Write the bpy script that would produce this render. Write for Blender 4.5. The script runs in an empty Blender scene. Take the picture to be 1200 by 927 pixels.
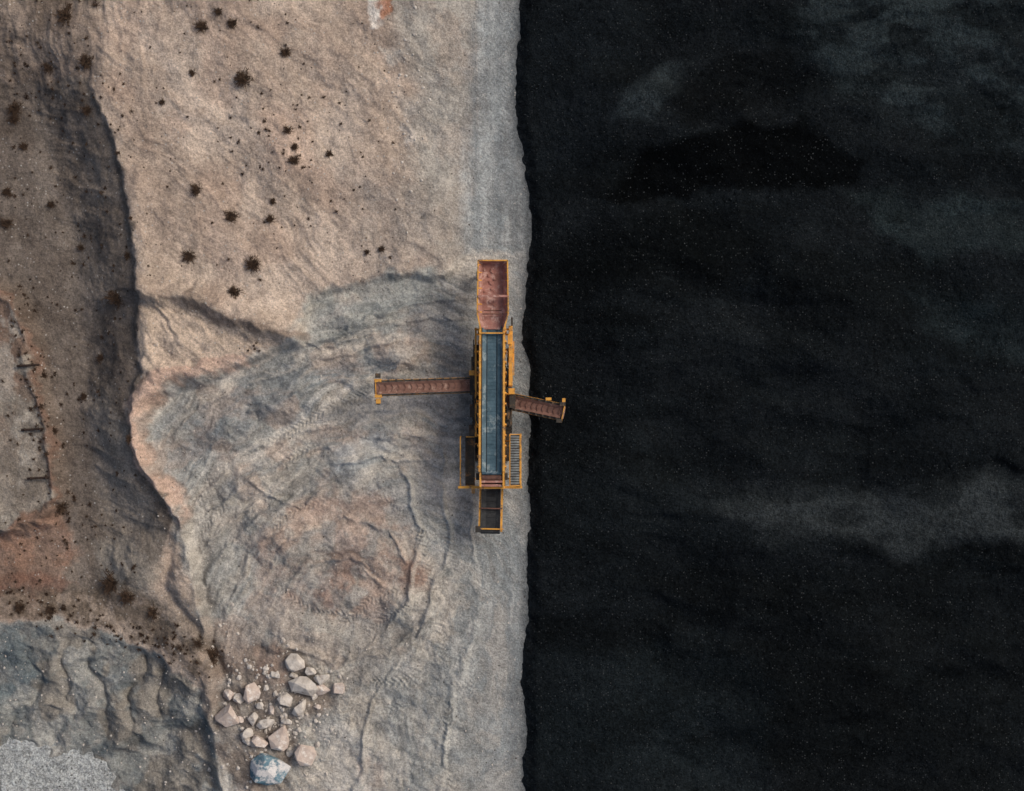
import bpy, math, random
import numpy as np
from mathutils import Vector
random.seed(7); np.random.seed(7)
CAMH=80.0; S=20.0
scene=bpy.context.scene
# ------------------------------------------------------------------ helpers
TAB=np.random.RandomState(3).rand(1024,1024).astype(np.float32)
def vnoise(x,y,seed=0):
    x=x+seed*37.17+500.3; y=y+seed*91.73+300.7
    xi=np.floor(x).astype(np.int64); yi=np.floor(y).astype(np.int64)
    fx=(x-xi).astype(np.float32); fy=(y-yi).astype(np.float32)
    fx=fx*fx*fx*(fx*(fx*6-15)+10); fy=fy*fy*fy*(fy*(fy*6-15)+10)
    a=TAB[yi&1023,xi&1023]; b=TAB[yi&1023,(xi+1)&1023]
    c=TAB[(yi+1)&1023,xi&1023]; d=TAB[(yi+1)&1023,(xi+1)&1023]
    return (a+(b-a)*fx)*(1-fy)+(c+(d-c)*fx)*fy
def fbm(x,y,sc,octv=4,seed=0,gain=0.5):
    """0..1, feature size sc"""
    t=0;amp=1;tot=0;f=1.0/sc
    for o in range(octv):
        xr=x*0.8-y*0.6 if o%2 else x; yr=x*0.6+y*0.8 if o%2 else y
        t=t+amp*vnoise(xr*f,yr*f,seed+o*3); tot+=amp; amp*=gain; f*=2.03
    return t/tot
def ridged(x,y,sc,octv=4,seed=0):
    t=0;amp=1;tot=0;f=1.0/sc
    for o in range(octv):
        t=t+amp*(1-np.abs(2*vnoise(x*f,y*f,seed+o*5)-1)); tot+=amp; amp*=0.5; f*=2.1
    return t/tot
def ss(a,b,x):
    t=np.clip((x-a)/(b-a),0,1); return t*t*(3-2*t)
def sdf(pts,X,Y):
    """signed distance, positive inside"""
    n=len(pts); d=np.full(X.shape,1e18); ins=np.zeros(X.shape,bool)
    for i in range(n):
        ax,ay=pts[i]; bx,by=pts[(i+1)%n]
        ex,ey=bx-ax,by-ay; wx=X-ax; wy=Y-ay
        t=np.clip((wx*ex+wy*ey)/(ex*ex+ey*ey+1e-9),0,1)
        d=np.minimum(d,(wx-ex*t)**2+(wy-ey*t)**2)
        if abs(ey)>1e-9:
            c=((ay>Y)!=(by>Y))&(X<(bx-ax)*(Y-ay)/ey+ax)
            ins^=c
    d=np.sqrt(d)
    return np.where(ins,d,-d)
def line_sd(pts,X,Y):
    best=np.full(X.shape,1e18); s=np.zeros(X.shape); side=np.zeros(X.shape); acc=0
    for i in range(len(pts)-1):
        ax,ay=pts[i]; bx,by=pts[i+1]; ex,ey=bx-ax,by-ay; L=math.hypot(ex,ey)
        t=np.clip(((X-ax)*ex+(Y-ay)*ey)/(L*L),0,1)
        dx=X-ax-ex*t; dy=Y-ay-ey*t; d=dx*dx+dy*dy
        m=d<best; best=np.where(m,d,best); s=np.where(m,acc+t*L,s)
        side=np.where(m,(dx*ey-dy*ex)/L,side); acc+=L
    return np.sqrt(best),s,side
def lin(c):
    c=np.asarray(c,dtype=np.float64)/255.0
    return np.where(c<=0.04045,c/12.92,((c+0.055)/1.055)**2.4)
KAL=np.array([1.38,1.40,1.42])
def W(px,py,z=0.0):
    k=(CAMH-z)/CAMH
    return Vector(((px-600)/S*k,(463.5-py)/S*k,z))

# ------------------------------------------------------------------ terrain fields (plan coordinates: 20 units = 1 m)
def edge_x(Y):
    e=np.interp(Y,[-3000,0,60,100,150,200,250,300,350,400,430,470,500,570,600,650,700,750,800,850,927,4000],
                  [620,607,605,603,604,614,618,620,615,611,621,618,618,618,622,618,617,616,611,615,613,630])
    return e
def ridge_x(Y):
    return np.interp(Y,[-400,0,60,100,150,200,250,330,440,480,520,600,680,760],
                       [40,95,108,114,130,148,158,166,174,160,166,210,200,180])
POL={
 'floor':[(352,398),(365,350),(430,322),(520,326),(556,290),(700,290),(700,1100),(225,1100),(252,800),(235,700),(212,610),(178,540),(172,490),(196,455),(240,440),(290,424)],
 'west':[(-900,105),(108,98),(130,150),(148,200),(158,260),(166,330),(172,440),(156,480),(164,530),(206,600),(190,660),(120,700),(-900,700)],
 'yard':[(-900,345),(-5,338),(14,350),(30,400),(44,470),(56,540),(64,590),(50,604),(10,622),(-900,630)],
 'redsoil':[(-900,628),(20,616),(64,600),(92,640),(72,688),(-900,690)],
 'scrub':[(-900,690),(100,694),(150,676),(200,715),(262,760),(250,796),(170,752),(60,728),(-900,716)],
 'tier':[(-900,712),(60,730),(150,752),(242,800),(250,860),(262,1200),(-900,1200)],
}
def warp(X,Y,a=10,sc=60,seed=40):
    return X+a*2*(fbm(X,Y,sc,4,seed)-0.5), Y+a*2*(fbm(X,Y,sc,4,seed+9)-0.5)
def flow(X,Y):
    wx,wy=warp(X,Y,30,150,70); w2,w3=warp(X,Y,8,40,75); wx=wx+w2-X; wy=wy+w3-Y
    cx,cy=470,800
    dx=-(wx-cx); dy=(wy-cy)*0.80
    r=np.sqrt(dx*dx+dy*dy+90*90)
    th=np.arctan2(dy-40,dx)
    k=ss(60,170,np.sqrt(dx*dx+dy*dy))
    return r,th*130,k,wx,wy
def streak(X,Y,F,sa,sb,octv,seed,gain=0.6):
    a,b,k,wx,wy=F
    n1=fbm(a/sa,b/sb,1.0,octv,seed,gain)
    n2=fbm((wx*0.9+wy*0.35)/sa/1.6,(wy*0.9-wx*0.35)/sb/0.6,1.0,octv,seed+2,gain)
    return n1*k+n2*(1-k)
TRK=[([(372,792),(395,740),(430,705),(470,690)],7),([(395,800),(418,752),(450,722),(490,705)],7),
     ([(300,640),(340,600),(400,575),(455,585),(500,630)],6),
     ([(420,800),(470,800),(540,770),(570,690)],7),([(330,690),(365,715),(410,722)],6),
     ([(562,-80),(560,60),(566,180),(574,290)],8),([(592,-80),(590,60),(594,180),(600,290)],8),
     ([(470,560),(500,640),(520,760),(530,930)],7),([(500,556),(532,640),(552,760),(562,930)],7),
     ([(215,610),(250,560),(320,515),(400,470),(430,460)],7),([(232,632),(268,582),(336,538),(420,500)],7),
     ([(440,802),(500,806),(560,800)],6),([(360,900),(400,850),(470,830)],7)]
# long sweeps left by the loader bucket: (path, half width, colour, strength)
SWP=[([(205,560),(240,510),(300,470),(380,442),(460,430)],10,(112,117,118),.75),
 ([(190,520),(215,480),(262,455),(330,430),(400,408),(470,398)],6,(176,166,153),.6),
 ([(215,590),(255,545),(330,502),(420,482),(525,470)],7,(178,170,158),.65),
 ([(212,615),(275,562),(360,522),(450,503),(548,498)],9,(118,120,118),.65),
 ([(222,655),(285,596),(370,548),(440,528),(490,536)],6,(172,164,152),.55),
 ([(232,690),(270,630),(320,590),(380,566)],8,(122,120,115),.5),
 ([(262,730),(282,680),(300,640),(345,606)],5,(172,160,146),.5),
 ([(480,556),(505,620),(488,700),(432,762),(380,800)],8,(166,160,149),.55),
 ([(528,540),(540,640),(505,740),(440,820),(420,930)],9,(116,117,114),.5),
 ([(562,600),(566,700),(540,820),(520,940)],7,(164,161,153),.5),
 ([(360,400),(410,372),(470,350),(530,345)],8,(118,121,118),.6),
 ([(350,412),(420,388),(500,370),(540,372)],5,(170,160,147),.5),
 ([(320,690),(360,660),(410,650),(450,672)],6,(122,100,86),.5),
 ([(310,670),(345,630),(400,606),(455,616),(480,650)],5,(170,150,134),.5),
 ([(330,760),(390,770),(450,760),(500,720)],7,(124,118,110),.5),
 ([(300,560),(360,590),(400,570)],5,(112,108,102),.4)]
def sweeps(X,Y):
    out=[]
    wx,wy=warp(X,Y,12,80,220); w2,w3=warp(X,Y,5,22,225); wx=wx+w2-X; wy=wy+w3-Y
    for pts,w,c,k in SWP:
        x0=min(p[0] for p in pts)-40;x1=max(p[0] for p in pts)+40
        y0=min(p[1] for p in pts)-40;y1=max(p[1] for p in pts)+40
        m=(X>x0)&(X<x1)&(Y>y0)&(Y<y1)
        if not m.any(): continue
        d,s,side=line_sd(pts,wx[m],wy[m])
        br=ss(0.30,0.5,fbm(s,side*4,38,4,230+w))
        f=np.where(side>0,ss(w*1.8,w*0.3,d),ss(w*0.9,w*0.6,d))*br
        fine=0.65+0.7*(fbm(s/5.0,side,2.6,2,240)-0.5)*2
        out.append((m,np.clip(f*fine,0,1)*k,c,d,side,w,br))
    return out
def tracks(X,Y):
    h=np.zeros(X.shape)
    for pts,w in TRK:
        wx,wy=warp(X,Y,5,40,3)
        x0=min(p[0] for p in pts)-20;x1=max(p[0] for p in pts)+20
        y0=min(p[1] for p in pts)-20;y1=max(p[1] for p in pts)+20
        m=(X>x0)&(X<x1)&(Y>y0)&(Y<y1)
        if not m.any(): continue
        d,s,side=line_sd(pts,wx[m],wy[m])
        k=ss(w,w*0.6,d)*ss(0.35,0.6,fbm(X[m],Y[m],50,3,21))
        h[m]=h[m]+k*(0.5+0.5*np.sin((s+np.abs(side)*0.9)*2*math.pi/5.5))-k*0.6
    return h
HEAPS=[(468,410,34,20,.6),(420,545,44,26,.5),(345,470,60,22,.5),(330,625,46,34,.7),(425,640,44,36,.6),(400,705,40,22,.5),(300,560,48,26,.5),(470,500,36,22,.4),(250,650,26,44,.5),(345,735,46,22,.5),(480,700,30,40,.4),(410,365,48,20,.5),(260,500,40,24,.55)]
def H_ground(X,Y):
    X=np.asarray(X,float); Y=np.asarray(Y,float)
    wx,wy=warp(X,Y,9,55,40); wx2,wy2=warp(X,Y,4,14,47)
    wx=wx+(wx2-X); wy=wy+(wy2-Y)
    rx=ridge_x(Y)
    d=wx-rx
    plateau=0.95*ss(560,180,X)*ss(-300,60,Y)*0.8+0.25
    fl=ss(-2,9,sdf(POL['floor'],wx,wy))
    bankk=ss(420,250,X)*ss(700,520,Y)
    z=plateau*(1-fl)+fl*(0.03+ (plateau*0.9)*(1-bankk)*ss(350,250,Y+0*X)*0.3)
    z=z*ss(980,620,Y+0.4*X-150)
    cr=np.where(d>4,np.exp(-((d-4)/20.0)**2),np.exp(-((d-4)/5.0)**2))
    z=z+0.46*cr*ss(720,560,Y)*ss(60,140,Y)
    sd,sp,si=line_sd([(178,345),(230,352),(275,376),(352,398)],wx,wy)
    z=z+1.0*np.where(si>0,np.exp(-(sd/20.0)**2),np.exp(-(sd/9.0)**2))*(1-fl*0.6)
    sd2,_,_=line_sd([(250,432),(200,438),(168,470),(164,515),(210,598)],wx,wy)
    z=z+0.55*np.exp(-(sd2/8.0)**2)
    w=ss(0,-90,d)*ss(760,640,Y)*ss(20,130,Y+0.2*X)
    z=z-2.0*w
    dd=d+14*(fbm(X,Y,70,3,12)-0.5)
    u=(dd*0.9+Y*0.35); v=(Y-0.35*dd+24*fbm(X,Y,60,3,15))
    rill=ridged(v,u*0.25,24,4,11)
    z=z+(rill-0.5)*0.30*ss(4,-14,d)*ss(-140,-60,d)*ss(740,620,Y)*ss(0.3,0.6,fbm(X,Y,70,2,16))
    yd=sdf(POL['yard'],wx,wy)
    z=z+0.8*ss(-16,4,yd)+0.22*np.exp(-((yd-1)/5.0)**2)
    z=z-0.9*ss(640,760,Y)*ss(260,180,X)*ss(-400,0,X)
    mound=np.exp(-(((wx-150)/34)**2+((wy-665)/26)**2)); z=z+0.7*mound
    gull,_,_=line_sd([(212,640),(190,690),(235,740),(262,790)],wx,wy)
    z=z-0.4*np.exp(-(gull/8.0)**2)
    t=ss(-3,12,sdf(POL['tier'],wx,wy))
    qx,qy=warp(X,Y,26,70,200)
    tl=qy+0.25*qx
    st=0.5*ss(777,787,tl)+0.55*ss(817,830,tl+0.25*qx)+0.5*ss(907,920,tl)
    cx=(qx-150)*0.9+(qy-800)*0.30
    ribs=np.abs(np.sin(cx*math.pi/36.0+2.5*(fbm(X,Y,60,2,5)-0.5)*2))**0.7*(0.35+0.9*fbm(X,Y,50,2,201))
    z=z+t*(-0.2-st*0.55+0.5*ribs*ss(765,800,tl)*ss(915,865,tl))
    z=z+t*(ridged(qx*0.6+qy*0.3,qy-0.3*qx,44,4,203)-0.5)*0.7+t*(fbm(X,Y,14,3,205)-0.5)*0.25
    F=flow(X,Y)
    b=streak(X,Y,F,17,48,4,31)
    fm=ss(-20,30,sdf(POL['floor'],wx,wy))*ss(610,540,X)
    z=z+fm*((b-0.5)*0.42+(ridged(wx*0.6+wy*0.4,wy-0.4*wx,60,4,33)-0.5)*0.42)
    for m,f,c,ds,sdv,w_,br in sweeps(X,Y):
        z[m]=z[m]+0.20*np.exp(-((sdv+w_*0.7)/3.2)**2)*np.exp(-np.maximum(ds-w_,0)/6.0)*br*fm[m]-0.06*f*fm[m]
    hx,hy=warp(X,Y,16,34,210)
    hm=np.zeros(X.shape)
    for (cx,cy,a,b_,h) in HEAPS:
        q=np.sqrt(((hx-cx)/a)**2+((hy-cy)/b_)**2); hm=np.maximum(hm,h*np.clip(1.15-q,0,1)**0.8)
    z=z+hm*fm*0.85
    pu=(X*0.75+Y*0.66); pv=(-X*0.66+Y*0.75)
    wr=ridged(pv+50*fbm(X,Y,90,3,8),pu*0.40,40,4,13)
    pm=(1-fl)*ss(-5,20,d)*ss(560,500,X)
    z=z+pm*(wr-0.5)*0.36*(0.3+fbm(X,Y,110,2,9))+pm*(fbm(X,Y,120,3,14)-0.5)*1.1+pm*(fbm(X,Y,34,3,18)-0.5)*0.30
    wt=ridged(X*0.9+18*fbm(X,Y,40,2,4),Y*0.25,22,3,17)*ss(260,120,X)*ss(150,40,Y)
    z=z+wt*0.42
    q=np.hypot(X-150,Y-330)
    fan=ridged(np.arctan2(Y-320,X-140)*150+30*fbm(X,Y,40,3,18),q*0.35,26,4,19)
    fk=ss(-8,14,sdf([(172,345),(235,352),(290,385),(352,400),(280,424),(200,440),(176,430)],wx,wy))
    z=z+fk*(fan-0.5)*0.40
    z=z+(fbm(X,Y,22,4,23)-0.5)*0.20+(fbm(X,Y,6,3,25)-0.5)*0.08*(0.4+fbm(X,Y,60,2,26))
    z=z+tracks(X,Y)*0.07
    z=z*(1-0.75*ss(500,575,X))
    far=ss(-2500,-400,X); z=z*np.where(X<-400,0.3+0.7*far,1)
    z=np.where(X>edge_x(Y)+40,z*0.1-0.3,z)
    return z
def C_ground(X,Y,Z):
    n=X.shape
    wx,wy=warp(X,Y,13,60,50); w2x,w2y=warp(X,Y,7,15,57); wx=wx+w2x-X; wy=wy+w2y-Y
    w2x,w2y=warp(X,Y,3,5,59); wx=wx+w2x-X; wy=wy+w2y-Y
    f1=fbm(X,Y,90,5,60); f2=fbm(X,Y,25,4,62); f3=fbm(X,Y,8,3,64)
    col=np.empty(n+(3,)); col[:]=lin((160,143,127))
    def mixc(c,m):
        nonlocal col
        m=np.clip(m,0,1)[...,None]; col=col*(1-m)+lin(c)*m
    def poly(pts,c,fe=15,op=1.0,brk=0.0,bs=30,seed=80):
        s=sdf(pts,wx,wy); m=ss(-fe*0.6,fe*0.6,s)*op
        if brk>0: m=m*(1-brk+brk*ss(0.42,0.58,fbm(X,Y,bs,5,seed,0.6)))
        mixc(c,m); return s
    mixc((174,157,141),ss(0.48,0.66,f1)*0.7); mixc((140,123,109),ss(0.5,0.3,f1)*0.6)
    mixc((146,124,108),ss(0.52,0.70,fbm(X,Y,60,5,61))*0.45)
    pv=(-X*0.66+Y*0.75); pu=(X*0.75+Y*0.66)
    mixc((128,110,97),ss(0.58,0.78,ridged(pv+50*fbm(X,Y,90,3,8),pu*0.40,40,4,13))*0.32)
    poly([(130,-60),(330,-60),(300,30),(200,70),(150,40)],(130,113,100),30,0.5,0.5,40)
    poly([(300,130),(370,130),(380,200),(330,215)],(168,143,125),20,0.45)
    poly([(440,-60),(560,-60),(556,120),(548,290),(520,320),(470,280),(500,150)],(144,139,130),40,0.85,0.4,40)
    poly([(470,120),(540,110),(545,230),(500,240)],(156,149,138),25,0.6,0.7,25)
    poly([(400,200),(540,220),(540,320),(430,320)],(142,132,121),40,0.6,0.5,25)
    poly([(-200,-80),(120,-80),(124,60),(112,108),(-200,120)],(96,84,74),26,0.85,0.25,30)  # darker top-left soil, corner vignette included in the colour
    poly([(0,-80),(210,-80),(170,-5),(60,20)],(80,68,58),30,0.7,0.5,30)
    # haul strip
    poly([(548,-3000),(680,-3000),(680,4000),(470,4000),(492,720),(540,560),(536,350),(552,200)],(131,134,132),30,1.0,0.15,20)
    sx=fbm(X+8*fbm(X,Y,120,2,5),Y*0.06,9,4,90)
    hs=ss(535,560,wx)
    mixc((108,112,112),ss(0.5,0.72,sx)*0.6*hs); mixc((154,155,151),ss(0.48,0.28,sx)*0.55*hs)
    mixc((112,114,113),ss(0.5,0.64,fbm(X,Y*0.6,36,5,91))*0.55*hs)
    mixc((152,153,149),np.exp(-((wx-575)/9.0)**2)*ss(330,200,Y)*0.5)
    # working floor
    fs=sdf(POL['floor'],wx,wy); fm=ss(-5,6,fs)*ss(612,540,wx+0.1*np.maximum(0,wy-500))
    mixc((150,143,132),fm)
    F=flow(X,Y)
    b1=streak(X,Y,F,34,62,5,31); b2=streak(X,Y,F,13,46,4,35); b3=streak(X,Y,F,5.5,30,3,37)
    fm2=ss(-5,6,fs)*ss(640,560,wx)
    mixc((126,129,127),ss(0.50,0.57,b1)*0.65*fm2); mixc((172,162,149),ss(0.47,0.40,b1)*0.55*fm2)
    mixc((116,117,114),ss(0.55,0.62,b2)*0.5*fm2); mixc((174,166,154),ss(0.44,0.37,b2)*0.5*fm2)
    mixc((122,116,108),ss(0.58,0.70,b3)*0.45*fm2); mixc((186,179,169),ss(0.4,0.30,b3)*0.4*fm2)
    mixc((152,131,116),ss(0.54,0.64,fbm(X,Y,48,5,39))*0.45*fm2*ss(560,440,X))
    # patches
    poly([(340,392),(368,346),(430,322),(510,320),(498,362),(440,392),(380,402)],(140,140,133),12,0.75,0.4,20)
    poly([(182,500),(215,462),(300,440),(360,430),(330,480),(250,520),(200,552)],(114,117,117),14,0.65,0.7,26)
    poly([(380,520),(450,505),(470,530),(400,560)],(150,152,150),14,0.7,0.4,20)
    poly([(430,400),(500,396),(505,425),(450,440)],(164,145,130),10,0.6,0.5,16)
    poly([(286,650),(325,596),(400,570),(468,590),(500,680),(440,745),(385,728),(330,705)],(152,129,114),20,0.7,0.7,40)
    poly([(300,660),(350,640),(400,640),(370,690),(330,690)],(138,134,126),10,0.7,0.5,16)
    poly([(455,645),(500,660),(505,690),(470,680)],(128,100,85),8,0.7,0.6,12)
    poly([(370,700),(410,665),(420,690),(390,720)],(138,108,92),6,0.6,0.6,12)
    poly([(385,760),(420,735),(470,740),(440,790),(400,800)],(122,108,97),14,0.5,0.5,16)
    poly([(300,710),(430,730),(470,800),(420,860),(360,830),(330,760),(270,750)],(144,137,127),20,0.6,0.4,30)
    poly([(200,600),(250,560),(300,600),(280,700),(240,720)],(138,134,126),14,0.7,0.4,26)
    poly([(375,840),(430,860),(440,1000),(350,1000)],(164,159,152),16,0.6,0.6,18)
    poly([(440,780),(560,740),(600,1000),(440,1000)],(132,132,128),30,0.6,0.4,30)
    for m,f,c,ds,sdv,w_,br in sweeps(X,Y):
        mm=np.clip(f*1.15*fm2[m],0,1)[...,None]; col[m]=col[m]*(1-mm)+lin(c)*mm
    sd2,_,_=line_sd([(300,420),(250,434),(200,436),(166,470),(162,515),(186,560),(212,600)],wx,wy)
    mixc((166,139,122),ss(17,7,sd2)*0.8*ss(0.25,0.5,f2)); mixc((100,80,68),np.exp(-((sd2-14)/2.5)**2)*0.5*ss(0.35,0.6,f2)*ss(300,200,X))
    poly([(172,345),(235,350),(290,385),(352,400),(280,424),(200,436),(174,430)],(168,150,132),5,0.9)
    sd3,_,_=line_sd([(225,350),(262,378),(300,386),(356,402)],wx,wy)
    mixc((96,82,72),ss(8,3,sd3)*0.6)  # shaded side of the spur, painted as a dark brown band
    # west slope
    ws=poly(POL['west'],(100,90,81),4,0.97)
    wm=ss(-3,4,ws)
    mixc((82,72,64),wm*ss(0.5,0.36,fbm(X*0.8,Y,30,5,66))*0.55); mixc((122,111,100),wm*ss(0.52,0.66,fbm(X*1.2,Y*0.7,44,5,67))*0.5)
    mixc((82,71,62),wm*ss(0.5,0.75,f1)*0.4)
    poly([(95,470),(140,460),(165,560),(200,630),(170,690),(120,640),(100,560)],(136,126,114),20,0.7,0.3,30)
    poly([(105,640),(160,630),(195,660),(180,700),(120,690)],(142,133,120),10,0.7,0.3)
    poly([(60,400),(110,380),(130,470),(90,520),(66,470)],(114,103,92),20,0.5,0.4)
    # yard
    ys=sdf(POL['yard'],wx,wy)
    mixc((92,78,67),ss(-26,-8,ys)*0.5*(ys<0)); mixc((110,85,71),ss(-7,-1,ys)*0.7*ss(0.2,0.45,f2))
    ym=ss(0,7,ys)
    mixc((128,118,106),ym); mixc((106,84,70),ym*ss(0.40,0.54,f2)*0.8*ss(560,430,Y))
    mixc((150,142,130),ym*ss(0.5,0.60,fbm(X,Y,26,5,68))*0.6); mixc((94,85,76),ym*ss(0.52,0.62,fbm(X,Y,30,5,69))*0.55)
    poly(POL['redsoil'],(128,100,83),9,0.9,0.4,20)
    poly([(-60,668),(50,676),(90,690),(60,705),(-60,700)],(104,72,58),8,0.6,0.4,12)
    poly(POL['scrub'],(84,73,62),9,0.85,0.45,18)
    poly([(160,690),(250,690),(262,760),(220,755)],(120,110,99),14,0.5)
    # tiers
    ts=poly(POL['tier'],(114,115,111),6,1.0,0.15,14); tm=ss(-4,6,ts)
    qx,qy=warp(X,Y,26,70,200); tl=qy+0.25*qx
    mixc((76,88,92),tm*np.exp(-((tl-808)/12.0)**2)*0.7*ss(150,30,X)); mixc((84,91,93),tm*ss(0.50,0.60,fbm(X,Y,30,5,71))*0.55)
    mixc((146,143,135),tm*ss(0.5,0.60,fbm(X,Y,34,5,66))*0.6); mixc((112,103,92),tm*ss(0.50,0.60,fbm(X,Y,40,5,72))*0.6)
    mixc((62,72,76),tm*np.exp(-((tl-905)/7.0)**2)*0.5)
    poly([(-60,728),(60,738),(70,765),(20,790),(-60,800)],(86,94,96),8,0.7,0.4,14)
    # boulder ground
    poly([(246,800),(262,765),(330,752),(372,790),(392,830),(345,860),(335,925),(270,925),(250,880)],(110,98,88),12,0.85,0.35,16)
    poly([(240,740),(290,735),(290,775),(250,790)],(124,106,92),10,0.6,0.4)
    poly([(300,760),(335,755),(345,800),(310,800)],(124,101,87),8,0.6,0.4,10)
    poly([(428,-30),(456,-30),(450,30),(436,34)],(200,192,182),5,0.8,0.5,8)
    poly([(440,-20),(458,-20),(464,20),(446,24)],(146,98,72),4,0.85)
    poly([(450,62),(478,66),(474,84),(452,80)],(176,168,156),5,0.6,0.5,8)
    poly([(474,150),(492,152),(490,164),(478,166)],(186,174,160),3,0.8)
    e=edge_x(Y); x=X-e
    mixc((52,54,55),ss(-8,3,x+12*(f2-0.5))*0.8*ss(0.15,0.5,f3)); 
    mixc((92,94,94),ss(-30,-2,x+30*(f1-0.5)+20*(f2-0.5))*0.40)
    mixc((90,85,80),np.exp(-((X-547)/10.0)**2)*ss(300,330,Y)*ss(640,600,Y)*0.35*ss(0.2,0.6,f2))  # machine's shade along its west side, painted into the ground colour
    g=(1+0.40*(f3-0.5)+0.36*(f2-0.5)+0.42*(vnoise(X/1.9,Y/1.9,5)-0.5))[...,None]
    tr=tracks(X,Y)[...,None]
    lum=(col@np.array([0.2126,0.7152,0.0722]))[...,None]
    col=lum+(col-lum)*0.93
    col=col*g*(1+0.22*tr)
    return np.clip(col*KAL,0.002,0.8)

def H_coal(X,Y):
    e=X-edge_x(Y)-3.5*(fbm(X,Y,46,4,101)-0.5)*2-2.5*(fbm(X,Y,9,3,102)-0.5)*2
    z=-0.75+1.25*ss(-22,18,e)+0.6*ss(10,120,e)
    wx,wy=warp(X,Y,40,200,110)
    k=ss(20,160,e)
    z=z+k*((fbm(wx*0.45,wy,90,3,112)-0.5)*2.6+(ridged(wx*0.5,wy*1.1+0.2*wx,75,3,114)-0.5)*0.55)
    m=ss(-20,40,sdf([(880,-60),(1600,-60),(1600,170),(1100,180),(980,130),(920,70)],wx,wy))
    w4,w5=warp(X,Y,10,40,118)
    z=z+m*(np.sin((w5*0.8+w4*0.25)/2.2)*0.07*ss(0.45,0.6,fbm(X,Y,50,3,1)))
    z=z+(fbm(X,Y,9,3,116)-0.5)*0.08+(vnoise(X/2.5,Y/2.5,8)-0.5)*0.03
    return z
def C_coal(X,Y,Z):
    wx,wy=warp(X,Y,30,90,120); w2x,w2y=warp(X,Y,10,22,127); wx=wx+w2x-X; wy=wy+w2y-Y
    col=np.empty(X.shape+(3,)); col[:]=lin((15,18,20))
    f1=fbm(X*0.4,Y,60,5,130); f2=fbm(X*0.6,Y,20,4,132)
    def mixc(c,m):
        nonlocal col
        m=np.clip(m,0,1)[...,None]; col=col*(1-m)+lin(c)*m
    def poly(pts,c,fe=15,op=1.0,brk=0.3,bs=25,seed=140):
        m=ss(-fe,fe,sdf(pts,wx,wy))*op*(1-brk+brk*ss(0.40,0.60,fbm(X*0.5,Y,bs,5,seed))); mixc(c,m)
    mixc((23,26,28),ss(0.48,0.66,f1)*0.6); mixc((9,11,12),ss(0.5,0.34,f1)*0.6)
    mixc((22,26,28),ss(0.52,0.66,fbm(X*0.35+Y*0.2,Y-0.1*X,24,5,134))*0.35)
    poly([(890,-60),(1600,-60),(1600,170),(1120,170),(1000,125),(930,75)],(39,46,48),18,0.8,0.75,22)
    poly([(700,140),(745,98),(808,70),(800,112),(745,148)],(40,46,48),8,0.8,0.2)
    poly([(1000,235),(1100,230),(1600,255),(1600,320),(1080,305)],(39,47,48),10,0.75,0.5,30)
    poly([(1050,345),(1600,330),(1600,440),(1120,425)],(32,39,41),20,0.7,0.5,30)
    poly([(820,590),(950,568),(1600,545),(1600,630),(1050,642),(900,625)],(46,50,51),16,0.85,0.55,26)
    poly([(630,520),(760,540),(900,600),(640,630)],(26,30,32),20,0.5,0.3)
    poly([(620,-60),(760,-60),(700,150),(640,230),(620,200)],(23,27,30),25,0.5,0.3)
    poly([(630,770),(820,750),(900,820),(860,1100),(620,1100)],(25,30,32),22,0.6,0.4)
    poly([(1180,820),(1300,760),(1300,1100),(1130,1100)],(26,30,32),10,0.6,0.2)
    poly([(700,235),(740,180),(860,150),(960,160),(1030,195),(1020,216),(900,222),(820,236)],(4,5,6),8,0.92,0.0)  # shadow-like zone on the heap, painted as near-black coal colour
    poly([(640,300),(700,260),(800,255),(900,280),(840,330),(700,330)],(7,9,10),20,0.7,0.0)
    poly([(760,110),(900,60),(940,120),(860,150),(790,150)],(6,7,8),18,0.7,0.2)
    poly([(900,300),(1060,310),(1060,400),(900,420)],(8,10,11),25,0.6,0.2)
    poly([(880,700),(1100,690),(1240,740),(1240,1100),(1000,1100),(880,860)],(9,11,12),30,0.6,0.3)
    g=(1+0.5*(fbm(X,Y,5,2,150)-0.5)+0.5*(f2-0.5)+0.6*(vnoise(X/2.0,Y/2.0,9)-0.5))[...,None]
    e=X-edge_x(Y)
    mixc((44,46,47),ss(12,-4,e+10*(f2-0.5))*0.6)
    return np.clip(col*g*KAL,0.0006,0.5)

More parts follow.
